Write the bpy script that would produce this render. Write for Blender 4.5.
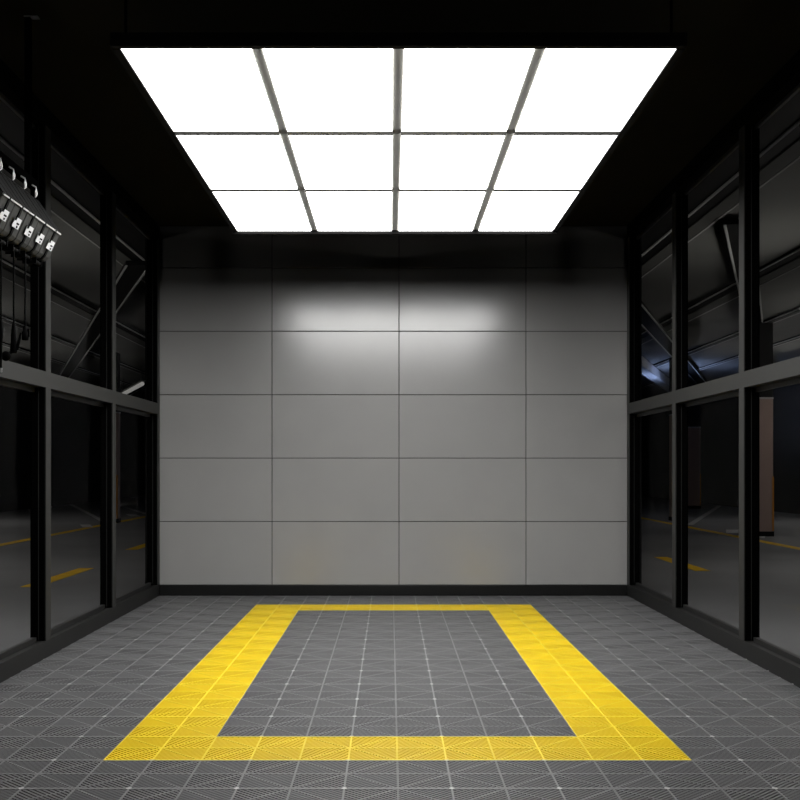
import bpy, bmesh, math, random
from mathutils import Vector, Matrix

for o in list(bpy.data.objects):
    bpy.data.objects.remove(o, do_unlink=True)
scene = bpy.context.scene
COL = scene.collection

# ------------------------------------------------------------------ camera, world, exposure
cam_d = bpy.data.cameras.new('camera')
cam_d.sensor_fit = 'HORIZONTAL'
cam_d.sensor_width = 36.0
cam_d.lens = 50.0
cam_d.shift_x = 9.8 / 800
cam_d.shift_y = 69.0 / 800
cam_d.clip_start = 0.05
cam_d.clip_end = 200
cam = bpy.data.objects.new('camera', cam_d)
cam.location = (0, 0, 1.187)
cam.rotation_euler = (math.pi / 2, 0, 0)
COL.objects.link(cam)
scene.camera = cam

world = bpy.data.worlds.new('night')
scene.world = world
world.use_nodes = True
bg = world.node_tree.nodes['Background']
bg.inputs[0].default_value = (0.55, 0.62, 0.8, 1)
bg.inputs[1].default_value = 0.004

vs = scene.view_settings
vs.view_transform = 'Standard'
vs.look = 'None'
vs.gamma = 1.0
vs.use_curve_mapping = False
vs.exposure = 0.0
scene.cycles.use_denoising = True
scene.cycles.max_bounces = 8
scene.cycles.diffuse_bounces = 0
scene.cycles.transparent_max_bounces = 12
scene.cycles.caustics_reflective = False

LIGHT = 9.0            # radiance of the ceiling diffusers
ADDED_TUBE = 52.0      # added unseen tubes that brighten the garage round the bay

# ------------------------------------------------------------------ materials
def mat(name, color, rough=0.5, metal=0.0, spec=0.5, noise=0.0, nscale=20.0, bump=0.0, bscale=200.0):
    m = bpy.data.materials.new(name)
    m.use_nodes = True
    nt = m.node_tree
    b = nt.nodes['Principled BSDF']
    b.inputs['Base Color'].default_value = (*color, 1)
    b.inputs['Roughness'].default_value = rough
    b.inputs['Metallic'].default_value = metal
    b.inputs['Specular IOR Level'].default_value = spec
    tc = nt.nodes.new('ShaderNodeTexCoord')
    if noise > 0:
        n = nt.nodes.new('ShaderNodeTexNoise')
        n.inputs['Scale'].default_value = nscale
        n.inputs['Detail'].default_value = 4
        nt.links.new(tc.outputs['Object'], n.inputs['Vector'])
        r = nt.nodes.new('ShaderNodeValToRGB')
        r.color_ramp.elements[0].position = 0.3
        r.color_ramp.elements[1].position = 0.7
        r.color_ramp.elements[0].color = (*[c * (1 - noise) for c in color], 1)
        r.color_ramp.elements[1].color = (*[min(1, c * (1 + noise)) for c in color], 1)
        nt.links.new(n.outputs['Fac'], r.inputs['Fac'])
        nt.links.new(r.outputs['Color'], b.inputs['Base Color'])
    if bump > 0:
        n2 = nt.nodes.new('ShaderNodeTexNoise')
        n2.inputs['Scale'].default_value = bscale
        nt.links.new(tc.outputs['Object'], n2.inputs['Vector'])
        bp = nt.nodes.new('ShaderNodeBump')
        bp.inputs['Strength'].default_value = bump
        bp.inputs['Distance'].default_value = 0.002
        nt.links.new(n2.outputs['Fac'], bp.inputs['Height'])
        nt.links.new(bp.outputs['Normal'], b.inputs['Normal'])
    return m

def emit(name, color, strength):
    m = bpy.data.materials.new(name)
    m.use_nodes = True
    nt = m.node_tree
    b = nt.nodes['Principled BSDF']
    b.inputs['Base Color'].default_value = (0.8, 0.8, 0.8, 1)
    b.inputs['Emission Color'].default_value = (*color, 1)
    b.inputs['Emission Strength'].default_value = strength
    return m

def glass_mat():
    m = bpy.data.materials.new('tinted_glass')
    m.use_nodes = True
    nt = m.node_tree
    nt.nodes.clear()
    out = nt.nodes.new('ShaderNodeOutputMaterial')
    mix = nt.nodes.new('ShaderNodeMixShader')
    tr = nt.nodes.new('ShaderNodeBsdfTransparent')
    tr.inputs[0].default_value = (0.80, 0.80, 0.80, 1)
    gl = nt.nodes.new('ShaderNodeBsdfGlossy')
    gl.inputs['Roughness'].default_value = 0.02
    mix.inputs[0].default_value = 0.012
    nt.links.new(tr.outputs[0], mix.inputs[1])
    nt.links.new(gl.outputs[0], mix.inputs[2])
    nt.links.new(mix.outputs[0], out.inputs[0])
    return m

M = {}
M['wall_panel'] = mat('grey_wall_panel', (0.41, 0.405, 0.392), 0.20, 0, 1.0, noise=0.02, nscale=3, bump=0.06, bscale=260)
_b = M['wall_panel'].node_tree.nodes['Principled BSDF']
_b.inputs['IOR'].default_value = 1.6
_b.inputs['Coat Weight'].default_value = 0.4
_b.inputs['Coat Roughness'].default_value = 0.33
M['joint'] = mat('dark_joint', (0.02, 0.02, 0.02), 0.8)
M['ceiling'] = mat('dark_ceiling', (0.07, 0.062, 0.04), 0.9, 0, 0.1, noise=0.05, nscale=2)
M['black_base'] = mat('black_base', (0.006, 0.006, 0.006), 0.45, 0, 0.35)
M['cap'] = mat('dark_grey_cap', (0.025, 0.025, 0.0237), 0.55, 0, 0.3, noise=0.06, nscale=60)
M['sill'] = mat('charcoal_sill', (0.0125, 0.0125, 0.0123), 0.6, 0, 0.3, noise=0.10, nscale=80)
M['black'] = mat('black_flank', (0.0009, 0.0009, 0.0009), 0.7, 0, 0.02)
M['gasket'] = mat('grey_gasket', (0.012, 0.012, 0.012), 0.6, 0, 0.2)
M['bead'] = mat('grey_bead', (0.035, 0.035, 0.034), 0.5, 0, 0.3)
M['bead_dark'] = mat('dark_bead', (0.016, 0.016, 0.016), 0.6, 0, 0.3)
M['glass'] = glass_mat()
M['tile'] = mat('grey_tile_plastic', (0.13, 0.13, 0.134), 0.42, 0, 0.5, noise=0.06, nscale=2.5)
M['tile_rib'] = mat('grey_tile_rib', (0.185, 0.185, 0.187), 0.4, 0, 0.5)
M['yellow_rib'] = mat('yellow_tile_rib', (0.97, 0.72, 0.02), 0.4, 0, 0.4)
M['tile_node'] = mat('grey_tile_stud_glint', (0.6, 0.6, 0.6), 0.3, 0, 0.5)  # near-white colour paints the glint on the studs
M['yellow'] = mat('yellow_tile_plastic', (0.97, 0.66, 0.008), 0.42, 0, 0.4, noise=0.05, nscale=2.5)
M['yellow_node'] = mat('yellow_tile_stud', (0.95, 0.68, 0.03), 0.3, 0, 0.4)
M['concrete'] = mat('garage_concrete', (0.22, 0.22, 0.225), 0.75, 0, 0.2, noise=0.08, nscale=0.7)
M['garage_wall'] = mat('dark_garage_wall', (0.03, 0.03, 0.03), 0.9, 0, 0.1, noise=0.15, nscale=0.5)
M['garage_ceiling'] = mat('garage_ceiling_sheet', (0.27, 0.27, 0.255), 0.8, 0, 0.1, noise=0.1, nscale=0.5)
M['line_yellow'] = mat('yellow_road_paint', (0.80, 0.48, 0.01), 0.7, 0, 0.2, noise=0.15, nscale=6)
M['line_white'] = mat('white_road_paint', (0.55, 0.55, 0.54), 0.7, 0, 0.2, noise=0.15, nscale=6)
M['beam_black'] = mat('black_steel', (0.010, 0.010, 0.010), 0.7, 0, 0.1)
M['beam_grey'] = mat('grey_steel', (0.16, 0.16, 0.15), 0.7, 0, 0.1)
M['beam_edge'] = mat('pale_steel_edge', (0.7, 0.7, 0.68), 0.7, 0, 0.1)
M['beam_white'] = mat('pale_painted_beam', (0.75, 0.74, 0.72), 0.6, 0, 0.2)
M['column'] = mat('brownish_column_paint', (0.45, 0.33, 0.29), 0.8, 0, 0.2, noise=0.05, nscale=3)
M['guard'] = mat('orange_guard', (0.65, 0.26, 0.02), 0.6)
M['frame_black'] = mat('black_light_frame', (0.0035, 0.0035, 0.0035), 0.6, 0, 0.1)
M['alu'] = mat('aluminium_bar', (0.50, 0.49, 0.45), 0.5, 0.0, 0.3)
M['alu_dark'] = mat('satin_steel_bar', (0.45, 0.45, 0.43), 0.2, 1.0, 0.5)
M['diffuser'] = emit('white_diffuser', (1.0, 0.995, 0.98), LIGHT)
M['reel'] = mat('grey_reel_shell', (0.05, 0.05, 0.047), 0.45, 0, 0.3)
M['reel_dark'] = mat('black_reel_shell', (0.0035, 0.0035, 0.0035), 0.6, 0, 0.05)
M['band'] = mat('black_band', (0.002, 0.002, 0.002), 0.6, 0, 0.05)
M['bright'] = mat('bright_trim', (0.75, 0.75, 0.73), 0.3, 0, 0.5)
M['label'] = mat('white_label', (0.85, 0.85, 0.85), 0.5)
M['rubber'] = mat('black_rubber', (0.002, 0.002, 0.002), 0.7, 0, 0.04)
M['metal'] = mat('pale_metal', (0.5, 0.5, 0.5), 0.35, 0.5, 0.5)
M['steel_dark'] = mat('dark_steel', (0.001, 0.001, 0.001), 0.8, 0, 0.0)
M['tube'] = emit('dim_white_tube', (1, 0.98, 0.93), 0.28)
M['tube_blue'] = emit('blue_white_tube', (0.40, 0.55, 1.0), 1.3 * ADDED_TUBE)
M['tube_added'] = emit('added_garage_tube', (1, 0.97, 0.92), ADDED_TUBE)

# ------------------------------------------------------------------ mesh helpers
class MB:
    """collects shapes; build() links them as ONE mesh object (vertices given in world coordinates)"""
    def __init__(s):
        s.v, s.f, s.mi, s.sm = [], [], [], []
    def add(s, vs_, fs_, mi=0, smooth=False):
        n = len(s.v)
        s.v += [tuple(p) for p in vs_]
        for f in fs_:
            s.f.append(tuple(n + i for i in f)); s.mi.append(mi); s.sm.append(smooth)
        return s
    def box(s, x0, x1, y0, y1, z0, z1, mi=0):
        x0, x1 = min(x0, x1), max(x0, x1); y0, y1 = min(y0, y1), max(y0, y1); z0, z1 = min(z0, z1), max(z0, z1)
        return s.add([(x0,y0,z0),(x1,y0,z0),(x1,y1,z0),(x0,y1,z0),(x0,y0,z1),(x1,y0,z1),(x1,y1,z1),(x0,y1,z1)],
              [(0,3,2,1),(4,5,6,7),(0,1,5,4),(1,2,6,5),(2,3,7,6),(3,0,4,7)], mi)
    def prism(s, prof, y0, y1, mi=0):
        """profile in (x,z), extruded along y"""
        n = len(prof)
        a = sum(prof[i][0]*prof[(i+1)%n][1]-prof[(i+1)%n][0]*prof[i][1] for i in range(n))
        if a < 0: prof = prof[::-1]
        vs_ = [(x,y0,z) for x,z in prof] + [(x,y1,z) for x,z in prof]
        fs_ = [tuple(range(n)), tuple(range(2*n-1, n-1, -1))]
        for i in range(n):
            j = (i+1) % n
            fs_.append((j, i, n+i, n+j))
        return s.add(vs_, fs_, mi)
    def tube(s, pts, r, seg=10, mi=0, caps=True):
        pts = [Vector(p) for p in pts]
        n = len(pts)
        rs = r if isinstance(r, (list, tuple)) else [r]*n
        rings = []
        up = None
        for i, p in enumerate(pts):
            d = (pts[min(i+1,n-1)] - pts[max(i-1,0)]).normalized()
            if up is None:
                up = Vector((0,0,1)) if abs(d.z) < 0.9 else Vector((1,0,0))
            a = d.cross(up).normalized(); b = d.cross(a).normalized()
            up = a.cross(d).normalized()
            rings.append([p + a*rs[i]*math.cos(2*math.pi*k/seg) + b*rs[i]*math.sin(2*math.pi*k/seg) for k in range(seg)])
        vs_ = [q for rg in rings for q in rg]
        fs_ = []
        for i in range(n-1):
            for k in range(seg):
                k2 = (k+1) % seg
                fs_.append((i*seg+k, i*seg+k2, (i+1)*seg+k2, (i+1)*seg+k))
        s.add(vs_, fs_, mi, True)
        if caps:
            s.add(rings[0], [tuple(range(seg))[::-1]], mi)
            s.add(rings[-1], [tuple(range(seg))], mi)
        return s
    def ball(s, c, r, seg=16, rings=10, mi=0, sx=1, sy=1, sz=1):
        vs_ = [(c[0],c[1],c[2]-r*sz)]
        for i in range(1, rings):
            t = math.pi*i/rings
            for k in range(seg):
                a = 2*math.pi*k/seg
                vs_.append((c[0]+r*sx*math.sin(t)*math.cos(a), c[1]+r*sy*math.sin(t)*math.sin(a), c[2]-r*sz*math.cos(t)))
        vs_.append((c[0],c[1],c[2]+r*sz))
        fs_ = []
        for k in range(seg):
            fs_.append((0, 1+(k+1)%seg, 1+k))
            for i in range(rings-2):
                a = 1+i*seg
                fs_.append((a+k, a+(k+1)%seg, a+seg+(k+1)%seg, a+seg+k))
            a = 1+(rings-2)*seg
            fs_.append((a+k, a+(k+1)%seg, len(vs_)-1))
        return s.add(vs_, fs_, mi, True)
    def build(s, name, mats, parent=None, bevel=0.0, fix=True):
        me = bpy.data.meshes.new(name)
        org = parent_loc(parent)
        me.from_pydata([(x-org[0], y-org[1], z-org[2]) for x,y,z in s.v], [], s.f)
        if not isinstance(mats, (list, tuple)): mats = [mats]
        for m in mats: me.materials.append(m)
        me.polygons.foreach_set('material_index', s.mi)
        me.polygons.foreach_set('use_smooth', s.sm)
        if fix:
            bm = bmesh.new(); bm.from_mesh(me)
            bmesh.ops.recalc_face_normals(bm, faces=bm.faces[:])
            bm.to_mesh(me); bm.free()
        me.update()
        o = bpy.data.objects.new(name, me)
        COL.objects.link(o)
        if parent is not None: o.parent = parent
        if bevel > 0:
            md = o.modifiers.new('bevel', 'BEVEL'); md.width = bevel; md.segments = 2; md.limit_method = 'ANGLE'
        return o

def parent_loc(p):
    l = Vector((0,0,0))
    while p is not None:
        l = l + p.location; p = p.parent
    return l

def tag(o, label, cat, group=None, kind=None):
    o['label'] = label; o['category'] = cat
    if group: o['group'] = group
    if kind: o['kind'] = kind
    return o

def empty(name, loc, label, cat, group=None, kind=None):
    o = bpy.data.objects.new(name, None)
    o.empty_display_size = 0.1
    o.location = loc
    COL.objects.link(o)
    return tag(o, label, cat, group, kind)

# ------------------------------------------------------------------ dimensions (metres; x right, y away, z up)
XL, XR = -2.165, 2.225          # inner faces of the glazed side walls
GD = 0.09                       # depth of the glass behind the inner face
YB = 10.44                      # back wall
CEIL = 3.47
Y0 = -1.0
SILL, RAIL0, RAIL1, HEAD = 0.105, 1.70, 1.80, 3.35
FX0, FY0, T = -1.171, 4.53, 0.4  # yellow frame corner, tile size

# ------------------------------------------------------------------ garage shell
g = MB().box(-13, 13, -6, 50, -0.22, -0.02).build('garage_floor', M['concrete'])
tag(g, 'grey concrete garage floor outside the glass walls', 'floor', kind='structure')
g = MB().box(-13, 13, -6, 50, 3.93, 4.10).build('garage_ceiling', M['garage_ceiling'])
tag(g, 'dark sheet ceiling of the garage above the glass room', 'ceiling', kind='structure')
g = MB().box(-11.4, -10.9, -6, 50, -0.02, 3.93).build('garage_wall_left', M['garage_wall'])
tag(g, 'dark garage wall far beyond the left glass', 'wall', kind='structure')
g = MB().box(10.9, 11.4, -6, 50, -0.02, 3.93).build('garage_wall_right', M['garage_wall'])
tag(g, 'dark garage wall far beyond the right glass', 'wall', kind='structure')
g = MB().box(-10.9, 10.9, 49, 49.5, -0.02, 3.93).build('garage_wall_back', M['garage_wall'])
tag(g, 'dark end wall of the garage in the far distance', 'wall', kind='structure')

# ------------------------------------------------------------------ room: ceiling, back wall
c = MB().box(XL-0.14, XR+0.14, Y0, YB+0.12, CEIL, CEIL+0.14).build('ceiling', M['ceiling'])
tag(c, 'nearly black flat ceiling of the room above the light panel', 'ceiling', kind='structure')

wb = MB()
wb.box(XL-0.14, XR+0.14, YB+0.012, YB+0.12, -0.02, CEIL, 1)
xs = [XL-0.12, -1.1107, 0.0827, 1.276, XR+0.12]
zs = [0.097, 0.693, 1.289, 1.885, 2.481, 3.077, CEIL]
gap, bv = 0.0028, 0.0025
for i in range(4):
    for j in range(6):
        x0, x1, z0, z1 = xs[i]+gap, xs[i+1]-gap, zs[j]+gap, zs[j+1]-gap
        yf, yk = YB, YB+0.014
        vv = [(x0,yk,z0),(x1,yk,z0),(x1,yk,z1),(x0,yk,z1),
              (x0,yf+bv,z0),(x1,yf+bv,z0),(x1,yf+bv,z1),(x0,yf+bv,z1),
              (x0+bv,yf,z0+bv),(x1-bv,yf,z0+bv),(x1-bv,yf,z1-bv),(x0+bv,yf,z1-bv)]
        ff = [(8,9,10,11)]
        for k in range(4):
            l = (k+1) % 4
            ff += [(k,l,4+l,4+k), (4+k,4+l,8+l,8+k)]
        wb.add(vv, ff, 0)
w = wb.build('wall_back', [M['wall_panel'], M['joint']])
tag(w, 'satin grey back wall of large rectangular panels with thin dark joints', 'wall', kind='structure')
b = MB().box(XL+0.002, XR-0.002, YB-0.018, YB-0.0005, 0.001, 0.094).build('baseboard_back', M['black_base'], bevel=0.003)
tag(b, 'black baseboard along the foot of the grey back wall', 'baseboard', kind='structure')

# ------------------------------------------------------------------ room: tiled floor (open ribbed tiles, modelled)
def tile_geometry():
    """one 0.4 m open tile: border, middle ribs, diagonals, concentric diamond slats, studs"""
    mb = MB()
    def strip(a, b, w, zt, d=0.014, mi=0):
        a = Vector((a[0],a[1])); b = Vector((b[0],b[1]))
        t = (b-a).normalized(); nrm = Vector((-t.y,t.x))*w/2
        p = [a-nrm, b-nrm, b+nrm, a+nrm]
        vs_ = [(q.x,q.y,zt) for q in p] + [(q.x,q.y,zt-d) for q in p]
        mb.add(vs_, [(0,1,2,3),(0,4,5,1),(2,6,7,3)], mi)
    h = T/2
    e = 0.0021
    g_ = 0.0055
    strip((0,g_),(T,g_),2*g_-0.001,0.0,mi=1); strip((0,T-g_),(T,T-g_),2*g_-0.001,0.0,mi=1)
    strip((e,0),(e,T),2*e-0.001,-0.0002,mi=1); strip((T-e,0),(T-e,T),2*e-0.001,-0.0002,mi=1)
    strip((0,h),(T,h),0.012,-0.0004,mi=1); strip((h,0),(h,T),0.0075,-0.0001,mi=1)
    strip((0,0),(T,T),0.0075,-0.0006,mi=1); strip((0,T),(T,0),0.0075,-0.0008,mi=1)
    P = 0.025
    SW = 0.0102
    for qx in (-1,1):
        for qy in (-1,1):
            k = 1
            while k*P < 2*h-0.012:
                s = k*P
                a, b = ((s,0),(0,s)) if s <= h else ((h,s-h),(s-h,h))
                A = (h+qx*a[0], h+qy*a[1]); B = (h+qx*b[0], h+qy*b[1])
                strip(A, B, SW, -0.0016, 0.010)
                k += 1
    for y in (0, T):                                  # stud where the middle rib meets the tile edge
        s = 1 if y == 0 else -1
        n = 8
        vs_ = [(h+0.011*math.cos(math.pi*i/n), y+s*0.011*math.sin(math.pi*i/n), 0.0012) for i in range(n+1)]
        mb.add(vs_, [tuple(range(n+1)) if s > 0 else tuple(range(n+1))[::-1]], 2)
    return mb
TILE = tile_geometry()
fb = MB().box(XL, XR, Y0, YB, -0.0198, -0.0165).build('floor_dark_sheet', M['joint'])  # dark sheet added so the tile slots look shaded
tag(fb, 'added dark sheet deepening the shade in the slots of the grey floor tiles', 'floor', kind='structure')

def tile_field(cells, name, mats, clip):
    mb = MB()
    V0, F0, MI0 = TILE.v, TILE.f, TILE.mi
    for (i, j) in cells:
        ox, oy = FX0 + i*T, FY0 + j*T
        n = len(mb.v)
        mb.v += [(x+ox, y+oy, z) for x,y,z in V0]
        mb.f += [tuple(n+a for a in f) for f in F0]
        mb.mi += MI0
    mb.sm = [False]*len(mb.f)
    o = mb.build(name, mats, fix=False)
    if clip:
        bm = bmesh.new(); bm.from_mesh(o.data)
        for co, no in (((XL+0.001,0,0),(-1,0,0)), ((XR-0.001,0,0),(1,0,0)), ((0,YB-0.018,0),(0,1,0))):
            bmesh.ops.bisect_plane(bm, geom=bm.verts[:]+bm.edges[:]+bm.faces[:], plane_co=co, plane_no=no, clear_outer=True)
        bm.to_mesh(o.data); bm.free()
    return o

ring = [(i,j) for i in range(6) for j in range(13) if i in (0,5) or j in (0,12)]
rs_ = set(ring)
grey = [(i,j) for i in range(-3,9) for j in range(-13,15) if (i,j) not in rs_]
fl = tile_field(grey, 'floor', [M['tile'], M['tile_rib'], M['tile_node']], True)
tag(fl, 'dark grey floor of square ribbed open plastic tiles', 'floor', kind='structure')
yf = tile_field(ring, 'parking_frame', [M['yellow'], M['yellow_rib'], M['yellow_node']], False)
tag(yf, 'bright yellow rectangular frame of ribbed tiles set into the grey floor', 'floor marking')

# ------------------------------------------------------------------ room: glazed side walls
MULL = [10.35 - 1.68*k for k in range(7)]          # near face of each mullion
win_n = [0]
def side_wall(side):
    sg = -1 if side == 'left' else 1
    xi = XL if sg < 0 else XR
    X = lambda d: xi + sg*d                          # d = depth behind the inner face
    w = empty('wall_'+side, (xi, 4.7, 0), 'black framed glass wall along the %s side of the room' % side, 'wall', kind='structure')
    y1 = YB - 0.001
    sb = MB(); sb.prism([(X(0),-0.019),(X(0),SILL),(X(0.05),SILL-0.004),(X(0.05),SILL-0.012),(X(0.13),SILL-0.012),(X(0.13),-0.019)], Y0, y1)
    sb.build('sill', M['sill'], w)
    rb = MB(); rb.box(X(0), X(GD+0.009), Y0, y1, RAIL0, RAIL1)
    rb.build('middle_rail', M['cap'], w)
    hb = MB(); hb.box(X(0), X(GD+0.03), Y0, y1, HEAD, CEIL-0.001)
    hb.build('header', M['black'], w)
    for ym in MULL:
        ye = min(ym+0.10, y1)
        for (z0, z1) in ((SILL+0.0005, RAIL0-0.0005), (RAIL1+0.0005, HEAD-0.0005)):
            m = MB()
            m.box(X(0.008), X(GD+0.009), ym, ye, z0, z1)
            mo = m.build('mullion', M['black'], w)
            MB().box(X(0), X(0.0075), ym+0.001, ye, z0, z1).build('cover_cap', M['cap'], mo)
            MB().box(X(0.045), X(0.050), ym-0.002, ym-0.0003, z0, z1).build('gasket', M['gasket'], mo)
    spans = []
    prev = y1
    for ym in MULL:
        ye = min(ym+0.10, y1)
        if prev - ye > 0.3: spans.append((ye, prev))
        prev = ym
    order = ['end', 'second', 'third', 'fourth', 'fifth', 'sixth', 'seventh']
    for k, (a, bb) in enumerate(spans):
        for lvl, (z0, z1) in (('lower', (SILL, RAIL0)), ('upper', (RAIL1, HEAD))):
            win_n[0] += 1
            zb = z0 - 0.012 if lvl == 'lower' else z0
            p = MB().box(X(GD), X(GD+0.008), a+0.001, bb-0.001, zb+0.001, z1-0.001).build('window_%d' % win_n[0], M['glass'])
            where = 'nearest the back wall' if k == 0 else ('second from the back wall' if k == 1 else order[k]+' from the back wall')
            tag(p, 'tinted %s glass pane of the %s wall, %s' % (lvl, side, where), 'window', kind='structure')
            if lvl == 'lower':
                MB().box(X(GD-0.030), X(GD-0.001), a+0.001, bb-0.001, zb+0.0005, zb+0.036).build('glazing_bead', M['bead_dark'], p)
                MB().box(X(GD-0.022), X(GD-0.001), a+0.012, bb-0.012, z1-0.030, z1-0.001).build('glazing_bead', M['bead'], p)
            else:
                MB().box(X(GD-0.022), X(GD-0.001), a+0.001, bb-0.001, z1-0.026, z1-0.001).build('glazing_bead', M['bead'], p)
side_wall('left'); side_wall('right')

# ------------------------------------------------------------------ the big suspended light panel
LX0, LX1, LY0, LY1, LZ = -1.158, 1.230, 4.772, 8.425, 2.992
L = empty('ceiling_light', ((LX0+LX1)/2, (LY0+LY1)/2, LZ), 'large glowing white light panel of twelve squares hung below the ceiling', 'lamp')
fr = MB(); FW = 0.036
FT = LZ + 0.046
fr.box(LX0-FW, LX1+FW, LY0-FW, LY0-0.001, LZ-0.001, FT)
fr.box(LX0-FW, LX1+FW, LY1+0.001, LY1+FW, LZ-0.020, FT)
fr.box(LX0-FW, LX0-0.001, LY0, LY1, LZ-0.004, FT)
fr.box(LX1+0.001, LX1+FW, LY0, LY1, LZ-0.004, FT)
fr.box(LX0-FW, LX1+FW, LY0-FW, LY1+FW, FT+0.0005, FT+0.01)
fr.build('frame', M['frame_black'], L)
BW = 0.052
CW_, CD = 0.068, 0.004                       # width and drop of the cross bars
YC = (5.965, 7.190)                          # where the cross bars run
pw = (LX1-LX0-3*BW)/4
ya = [LY0+0.002, YC[0]+CW_/2, YC[1]+CW_/2]
yb = [YC[0]-CW_/2, YC[1]-CW_/2, LY1-0.002]
for i in range(4):
    x0 = LX0 + i*(pw+BW) + (0 if i else 0.002); x1 = LX0 + i*(pw+BW) + pw - (0 if i < 3 else 0.002)
    for j in range(3):
        MB().box(x0, x1, ya[j]+0.0005, yb[j]-0.0005, LZ, LZ+0.02).build('diffuser', M['diffuser'], L)
for i in (1,2,3):
    x1 = LX0 + i*(pw+BW)
    MB().box(x1-BW+0.0005, x1-0.0005, LY0, LY1, LZ+0.006, LZ+0.018).build('long_bar', M['alu'], L)
for y in YC:
    for i in range(4):
        x0 = LX0 + i*(pw+BW)
        MB().box(x0-(0.004 if i else 0), x0+pw+(0.004 if i < 3 else 0), y-CW_/2, y+CW_/2, LZ-CD, LZ+0.0055).build('cross_bar', M['alu_dark'], L)
for x in (LX0+0.02, LX1-0.02):
    for y in (LY0+0.01, LY1-0.02):
        r = MB().tube([(x,y,FT+0.011),(x,y,CEIL-0.0005)], 0.006, 8).build('suspension_rod', M['steel_dark'], L)

# ------------------------------------------------------------------ row of hose reels on a hung rail, left foreground
rail = empty('hanging_rail', (-1.83, 5.1, CEIL), 'black steel rail hung from the ceiling carrying the hose reels at left', 'rail')
rb = MB()
rb.box(-1.85, -1.81, 4.2, 5.72, 2.625, 2.645); rb.box(-1.85, -1.845, 4.2, 5.72, 2.645, 2.665); rb.box(-1.815, -1.81, 4.2, 5.72, 2.645, 2.665)
rb.build('channel', M['steel_dark'], rail)
for y in (5.61, 4.4):
    ro = MB().box(-1.843, -1.813, y-0.015, y+0.015, 2.646, CEIL-0.006).build('drop_rod', M['steel_dark'], rail, bevel=0.002)
    MB().box(-1.845, -1.775, y-0.02, y+0.02, CEIL-0.0055, CEIL-0.0005).build('ceiling_plate', M['metal'], ro)

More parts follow.
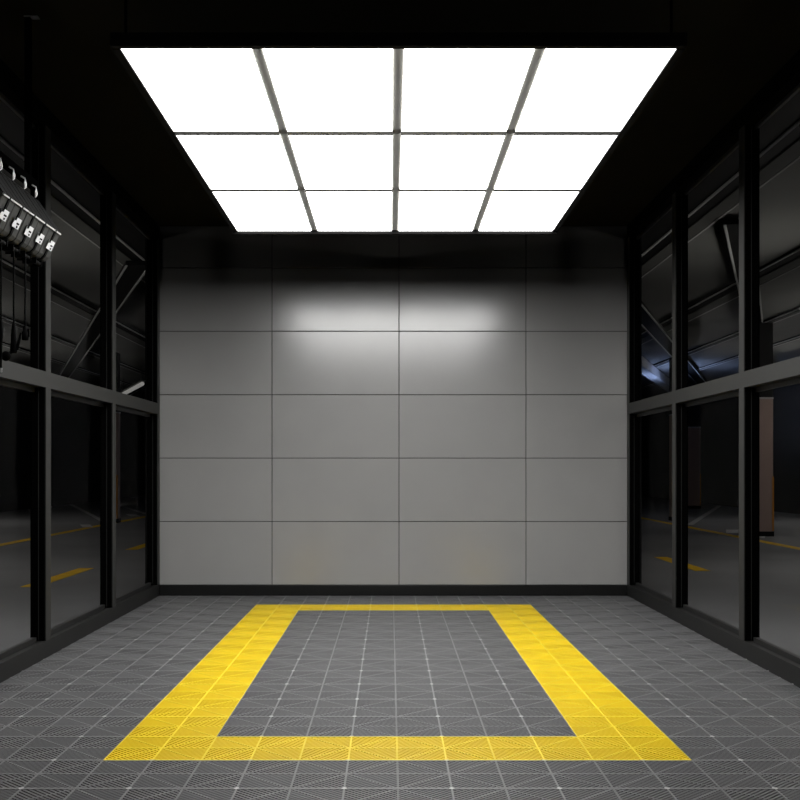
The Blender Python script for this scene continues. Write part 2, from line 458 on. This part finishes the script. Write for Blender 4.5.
def reel(yc, label, end):
    o = empty('hose_reel', (-1.83, yc, 2.245), label, 'hose reel', 'hose reels hung in a row at left')
    a, b = yc-0.0825, yc+0.0825
    shell = MB()
    shell.prism([(-1.80,2.555),(-1.694,2.392),(-1.749,2.268),(-1.765,2.252),(-1.785,2.247),(-1.90,2.247),(-1.96,2.29),(-1.98,2.42),(-1.93,2.555)], a, b)
    so = shell.build('shell', M['reel'], o, bevel=0.004)
    MB().prism([(-1.7985,2.5585),(-1.6905,2.395),(-1.693,2.391),(-1.801,2.5555)], a+0.002, b-0.002).build('upper_cover', M['reel_dark'], o)
    lip = MB()
    lip.prism([(-1.694,2.398),(-1.687,2.392),(-1.690,2.386),(-1.697,2.39)], a+0.001, yc-0.012)
    lip.prism([(-1.694,2.398),(-1.687,2.392),(-1.690,2.386),(-1.697,2.39)], yc+0.012, b-0.001)
    lip.build('edge_trim', M['bright'], o)
    band = MB()
    band.prism([(-1.797,2.560),(-1.688,2.394),(-1.744,2.265),(-1.762,2.247),(-1.785,2.242),(-1.80,2.242),(-1.80,2.247),(-1.785,2.247),(-1.765,2.252),(-1.749,2.268),(-1.694,2.392),(-1.80,2.555)], yc-0.010, yc+0.010)
    band.build('band', M['band'], o)
    # white label on the lower front face
    q0, q1 = Vector((-1.7156,0,2.343)), Vector((-1.7350,0,2.2995))
    d = (q1-q0); n = Vector((-d.z,0,d.x)).normalized()
    if n.x < 0: n = -n
    def plate(u0,u1,v0,v1,lift,th):
        mb = MB(); pts = []
        for l in (lift, lift+th):
            for (u,v) in ((u0,v0),(u1,v0),(u1,v1),(u0,v1)):
                p = q0 + d*v + n*l
                pts.append((p.x, yc+u, p.z))
        mb.add(pts, [(0,1,2,3),(7,6,5,4),(0,4,5,1),(1,5,6,2),(2,6,7,3),(3,7,4,0)])
        return mb
    lb = plate(-0.042,0.042,0.0,1.0,0.0065,0.003).build('label_plate', M['label'], o)
    for q in ((-0.004,0.028,0.44,0.60), (-0.042,-0.020,0.0,0.32), (0.006,0.022,0.74,0.92)):
        plate(*q,0.0097,0.001).build('label_mark', M['band'], lb)
    # hook: eye and shank up to the rail
    hk = MB()
    ring_ = [(-1.790+0.0, yc+0.011*math.sin(t), 2.583+0.014*math.cos(t)) for t in [2*math.pi*k/14 for k in range(15)]]
    hk.tube(ring_, 0.0035, 8, caps=False)
    hk.tube([(-1.790,yc,2.597),(-1.792,yc,2.612),(-1.812,yc,2.6235)], 0.004, 8)
    hk.tube([(-1.790,yc-0.012,2.572),(-1.796,yc,2.560)], 0.003, 8); hk.tube([(-1.790,yc+0.012,2.572),(-1.796,yc,2.560)], 0.003, 8)
    hk.build('hook', M['metal'], o)
    g_ = MB()
    g_.tube([(-1.79,yc-0.04,2.232),(-1.79,yc+0.04,2.232)], 0.011, 10); g_.tube([(-1.83,yc-0.04,2.232),(-1.83,yc+0.04,2.232)], 0.011, 10)
    g_.box(-1.845,-1.775,yc-0.046,yc-0.041,2.218,2.250); g_.box(-1.845,-1.775,yc+0.041,yc+0.046,2.218,2.250)
    g_.build('roller_guide', M['rubber'], o)
    if end:
        zb = {'plug': 1.885, 'gun': 1.87, 'wand': 1.86}[end]
        pts = [(-1.79,yc,2.25),(-1.79,yc,2.15)] + [(-1.79,yc+0.002*math.sin(k),2.1-(2.1-zb)*k/8) for k in range(9)]
        hose = MB().tube(pts, 0.0045, 8).build('hose', M['rubber'], o)
        x = -1.79
        if end == 'plug':
            mb = MB().tube([(x,yc,1.89),(x,yc,1.882),(x,yc,1.862),(x,yc,1.86),(x,yc,1.822),(x,yc,1.818)], [0.006,0.011,0.012,0.017,0.017,0.012], 12)
            mb.box(x+0.012, x+0.022, yc-0.006, yc+0.006, 1.835, 1.875)
            mb.build('plug', M['rubber'], hose)
        if end == 'gun':
            mb = MB().tube([(x,yc,1.88),(x,yc,1.87),(x,yc,1.83),(x,yc,1.78),(x,yc,1.745),(x,yc,1.738)], [0.006,0.009,0.013,0.015,0.017,0.012], 12)
            mb.tube([(x+0.016,yc,1.752),(x+0.024,yc,1.79),(x+0.034,yc,1.835)], [0.006,0.007,0.005], 8)
            mb.tube([(x,yc,1.75),(x-0.02,yc-0.01,1.735)], 0.008, 8)
            mb.ball((x-0.030,yc-0.02,1.722), 0.024, sy=0.6)
            mb.build('spray_gun', M['rubber'], hose)
        if end == 'wand':
            mb = MB().tube([(x,yc,1.87),(x,yc,1.86),(x,yc,1.80),(x,yc,1.77),(x,yc,1.652)], [0.006,0.010,0.011,0.006,0.005], 10)
            wd = mb.build('wand', M['rubber'], hose)
            MB().tube([(x,yc,1.651),(x,yc,1.632)], [0.006,0.005], 10).build('tip', M['metal'], hose)
    return o
reel(5.618, 'dark grey hose reel with white label, last of the row toward the back wall', None)
reel(5.450, 'dark grey hose reel whose hose ends in a short black plug', 'plug')
reel(5.283, 'dark grey hose reel whose hose ends in a black spray gun', 'gun')
reel(5.110, 'dark grey hose reel whose hose ends in a long thin wand', 'wand')
reel(4.942, 'dark grey hose reel without a hose, at the left edge of the photo', None)

# ------------------------------------------------------------------ garage: floor paint
GF = -0.02
def flat(name, pts, m, label, cat, group=None, dz=0.0):
    mb = MB()
    n = len(pts)
    vs_ = [(x,y,GF+0.0005+dz) for x,y in pts] + [(x,y,GF+0.004+dz) for x,y in pts]
    fs_ = [tuple(range(n))[::-1], tuple(range(n,2*n))] + [(i,(i+1)%n,n+(i+1)%n,n+i) for i in range(n)]
    o = mb.add(vs_, fs_).build(name, m)
    return tag(o, label, cat, group)
def rect(x0,x1,y0,y1): return [(x0,y0),(x1,y0),(x1,y1),(x0,y1)]
flat('edge_line', rect(-6.28,-6.10,4,46), M['line_yellow'], 'long thin yellow line on the garage floor beyond the left glass', 'floor marking')
flat('edge_line', rect(6.10,6.28,4,46), M['line_yellow'], 'long thin yellow line on the garage floor beyond the right glass', 'floor marking')
flat('lane_dash', rect(-3.78,-3.60,11.35,13.5), M['line_yellow'], 'short thick yellow dash on the garage floor outside the left glass, nearer one', 'floor marking', 'yellow dashes on the garage floor')
flat('lane_dash', rect(-3.96,-3.78,16.6,19.2), M['line_yellow'], 'yellow dash on the garage floor outside the left glass, close to the back wall', 'floor marking', 'yellow dashes on the garage floor')
flat('lane_dash', rect(3.61,3.79,13.15,15.2), M['line_yellow'], 'short thick yellow dash on the garage floor outside the right glass', 'floor marking', 'yellow dashes on the garage floor')
S = 2.87
def bay_line(sg, y, label):
    x0, x1 = sg*6.40, sg*10.7
    L_ = 4.3*S
    flat('bay_line', [(x0,y),(x0+sg*0.14,y),(x1+sg*0.14,y+L_),(x1,y+L_)], M['line_white'], label, 'floor marking', 'white slanted parking bay lines')
bay_line(-1, 20.9, 'white slanted bay line beyond the left glass, nearest of three')
bay_line(-1, 25.2, 'white slanted bay line beyond the left glass, between two other white lines')
bay_line(-1, 29.6, 'white slanted bay line beyond the left glass, farthest near the back wall')
bay_line(1, 19.4, 'white slanted bay line beyond the right glass, beside the brown column')
bay_line(1, 24.0, 'white slanted bay line beyond the right glass, behind the yellow dash')
flat('bay_number', [(6.32,20.9),(6.62,20.9),(6.95,22.0),(6.65,22.0)], M['line_white'], 'small pale painted patch on the yellow line beyond the right glass', 'floor marking', dz=0.004)
flat('bay_number', [(-6.12,22.9),(-6.34,22.9),(-6.70,24.0),(-6.48,24.0)], M['line_white'], 'small pale painted patch on the yellow line beyond the left glass', 'floor marking', dz=0.004)
flat('bay_number', [(-6.34,28.2),(-6.60,28.2),(-7.0,29.4),(-6.74,29.4)], M['line_white'], 'pale painted patch on the far yellow line, left, by the back wall edge', 'floor marking', dz=0.004)

# ------------------------------------------------------------------ garage: columns
def column(x, y, label, w=0.46):
    o = empty('garage_column', (x,y,GF), label, 'column', 'columns of the garage')
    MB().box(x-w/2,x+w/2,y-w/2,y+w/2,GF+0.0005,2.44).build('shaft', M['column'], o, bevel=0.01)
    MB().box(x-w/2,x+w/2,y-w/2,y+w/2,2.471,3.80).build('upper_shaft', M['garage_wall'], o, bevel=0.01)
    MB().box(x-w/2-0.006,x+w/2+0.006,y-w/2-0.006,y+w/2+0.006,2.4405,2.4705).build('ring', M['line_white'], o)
    MB().box(x-w/2-0.012,x+w/2+0.012,y-w/2-0.012,y+w/2+0.012,GF+0.001,0.07).build('foot', M['beam_black'], o)
    for sx in (-1,1):
        MB().box(x+sx*(w/2-0.018),x+sx*(w/2+0.009),y-w/2-0.009,y-w/2+0.05,0.08,1.05).build('corner_guard', M['guard'], o)
column(6.62, 20.1, 'square brownish garage column with orange corner guards, nearest beyond right glass')
column(6.74, 26.0, 'square brownish garage column beyond the right glass near the back wall', 0.34)
column(9.2, 34.0, 'square brown garage column deep in the dark beyond the right glass')
column(-6.26, 25.0, 'square brownish garage column with orange corner guards beyond the left glass', 0.30)

# ------------------------------------------------------------------ garage: ceiling beams, lamps and added fill tubes
ZB = 3.887
for s_, nm in ((-1,'left'),(1,'right')):
    so = MB().box(s_*2.50, s_*3.17, -5, 48, 3.90, 3.9295).build('trim_dark_strip_'+nm, M['beam_black'])  # strip added to darken the lit ceiling beside the glass
    tag(so, 'added black strip darkening the garage ceiling along the %s glass' % nm, 'trim', kind='structure')
def long_beam(x0, x1, label):
    s = -1 if x0 < 0 else 1
    a, b = sorted((abs(x0), abs(x1)))
    o = empty('steel_beam', (s*(a+b)/2, 25, 3.93), label, 'beam', 'steel beams under the garage ceiling')
    w = b-a
    MB().box(s*(a+0.004), s*(b-0.004), -5, 48, ZB+0.016, 3.929).build('web', M['beam_black'], o)
    MB().box(s*(a+0.03+0.4*w), s*(b-0.021), -5, 48, ZB+0.004, ZB+0.0155).build('flange', M['beam_grey'], o)
    MB().box(s*a, s*(a+0.026), -5, 48, ZB, ZB+0.0155).build('flange_edge', M['beam_edge'], o)
    MB().box(s*(b-0.020), s*b, -5, 48, ZB, ZB+0.0155).build('flange_edge', M['beam_edge'], o)
for s, nm in ((-1,'left'),(1,'right')):
    long_beam(s*3.18, s*3.56, 'long dark ceiling beam with pale edges just outside the %s glass' % nm)
    long_beam(s*5.03, s*5.47, 'long dark ceiling beam with pale edges farther out beyond the %s glass' % nm)
    long_beam(s*6.90, s*7.10, 'thin long ceiling beam above the yellow line beyond the %s glass' % nm)
    long_beam(s*8.35, s*8.50, 'thin long ceiling beam deep beyond the %s glass' % nm)
def slant_beam(sg, x, y, x_end, label, m='beam_black', w=0.33, zt=0.0):
    """runs outward from (x,y) with slope S; sits under the long beams"""
    o = empty('cross_beam', (sg*x,y,ZB-0.002), label, 'beam', 'slanting beams under the garage ceiling')
    ye = y + (x_end-x)*S
    z0, z1 = ZB-0.07-zt, ZB-0.001
    def bar(a, b, za, zb, mm, nm):
        pts = [(x+a,y),(x+b,y),(x_end+b,ye),(x_end+a,ye)]
        vs_ = [(sg*p[0],p[1],za) for p in pts] + [(sg*p[0],p[1],zb) for p in pts]
        MB().add(vs_, [(0,1,2,3),(4,5,6,7),(0,1,5,4),(1,2,6,5),(2,3,7,6),(3,0,4,7)]).build(nm, M[mm], o)
    bar(0.004, w-0.004, z0+0.0125, z1, m, 'web')
    bar(0.0, 0.028, z0, z0+0.012, 'beam_edge', 'flange_edge'); bar(w-0.028, w, z0, z0+0.012, 'beam_edge', 'flange_edge')
slant_beam(-1, 3.10, 14.4, 10.8, 'black slanting beam crossing the upper left glass like a brace')
slant_beam(-1, 3.60, 23.4, 10.8, 'black slanting beam far beyond the upper left glass')
slant_beam(1, 3.60, 12.0, 10.8, 'black slanting beam with pale edge crossing the middle of upper right glass')
slant_beam(1, 3.60, 17.5, 10.8, 'black slanting beam beyond upper right glass close to the back wall')
slant_beam(1, 5.60, 26.2, 10.8, 'pale box beam in the bluish corner beyond the upper right glass', 'beam_white', 0.30, 0.16)

def tube_lamp(p0, p1, m, label, r=0.035, style='plain'):
    c = [(a+b)/2 for a,b in zip(p0,p1)]
    o = empty('fluorescent_lamp', c, label, 'lamp', 'fluorescent lamps of the garage')
    MB().tube([p0,p1], r, 10).build('tube', m, o)
    d = (Vector(p1)-Vector(p0)); n0 = d.cross(Vector((0,0,1))).normalized()
    sgn = 1 if c[0] > 0 else -1
    def slab(q0, q1, n, t):                       # flat bar along q0-q1, half width n, thickness t
        vs_ = [q0-n,q0+n,q1+n,q1-n] + [q+t for q in (q0-n,q0+n,q1+n,q1-n)]
        return MB().add(vs_, [(0,1,2,3),(4,5,6,7),(0,1,5,4),(1,2,6,5),(2,3,7,6),(3,0,4,7)])
    up = Vector((0,0,r+0.02))
    tk = Vector((0,0,0.05))
    a0, a1 = Vector(p0), Vector(p1)
    if style == 'uplight':                        # trough added under the tube to block its downward light
        h = slab(a0-up-tk*0.6, a1-up-tk*0.6, n0*0.16, tk*0.6)
        for q in (0.04, 0.96):
            e = a0+d*q
            h.tube([e-up, e], 0.02, 8)
            h.tube([e-up+n0*0.14, Vector((e.x+n0.x*0.14, e.y+n0.y*0.14, 3.9295))], 0.008, 6)
    else:
        h = slab(a0+up, a1+up, n0*0.05, tk)
        for q in (0.04, 0.96):
            e = a0+d*q
            h.tube([e, e+up*1.1], 0.02, 8)
            h.tube([e+up*1.5, Vector((e.x,e.y,3.9295))], 0.008, 6)
    h.build('housing', M['beam_grey'], o)
    if style == 'shaded':                         # added side shade, keeps the tube's light off the room's upper wall
        ins = Vector((-sgn*0.13, 0, 0)); ex = d.normalized()*0.5
        b0, b1 = a0+ins-ex, a1+ins+ex
        sd = slab(b0+Vector((0,0,-0.07)), b1+Vector((0,0,-0.07)), Vector((0.004,0,0)), Vector((0,0,0.20)))
        sd.build('added_side_shade', M['beam_black'], o)
        for q in (0.1, 0.9):
            e = a0+d*q+up+tk*0.5
            MB().tube([e, e+ins], 0.008, 6).build('added_shade_arm', M['beam_grey'], o)
tube_lamp((-6.58,29.5,3.45), (-8.08,33.6,3.45), M['tube'], 'dim white fluorescent tube hanging far beyond the upper left glass', 0.055)
tube_lamp((7.30,28.6,2.75), (7.75,30.4,2.75), M['tube_blue'], 'bluish fluorescent tube hidden behind a mullion of the right glass', style='uplight')

for sg, nm in ((-1,'left'),(1,'right')):
    for x, y, wh in ((4.6,2.0,'over the driving lane beside the camera'),(4.6,7.6,'over the driving lane beside the middle of the room'),
                     (5.6,13.0,'over the driving lane past the back wall'),(8.6,18.0,'over the nearer parking bays'),(10.0,24.5,'over the farther parking bays')):
        tube_lamp((sg*x,y-1.0,2.7), (sg*x,y+1.0,2.7), M['tube_added'], 'added fill tube %s, outside the %s glass' % (wh, nm), style='shaded' if 5 < y < 10 else 'plain')  # out of view, added to brighten the garage outside the glass
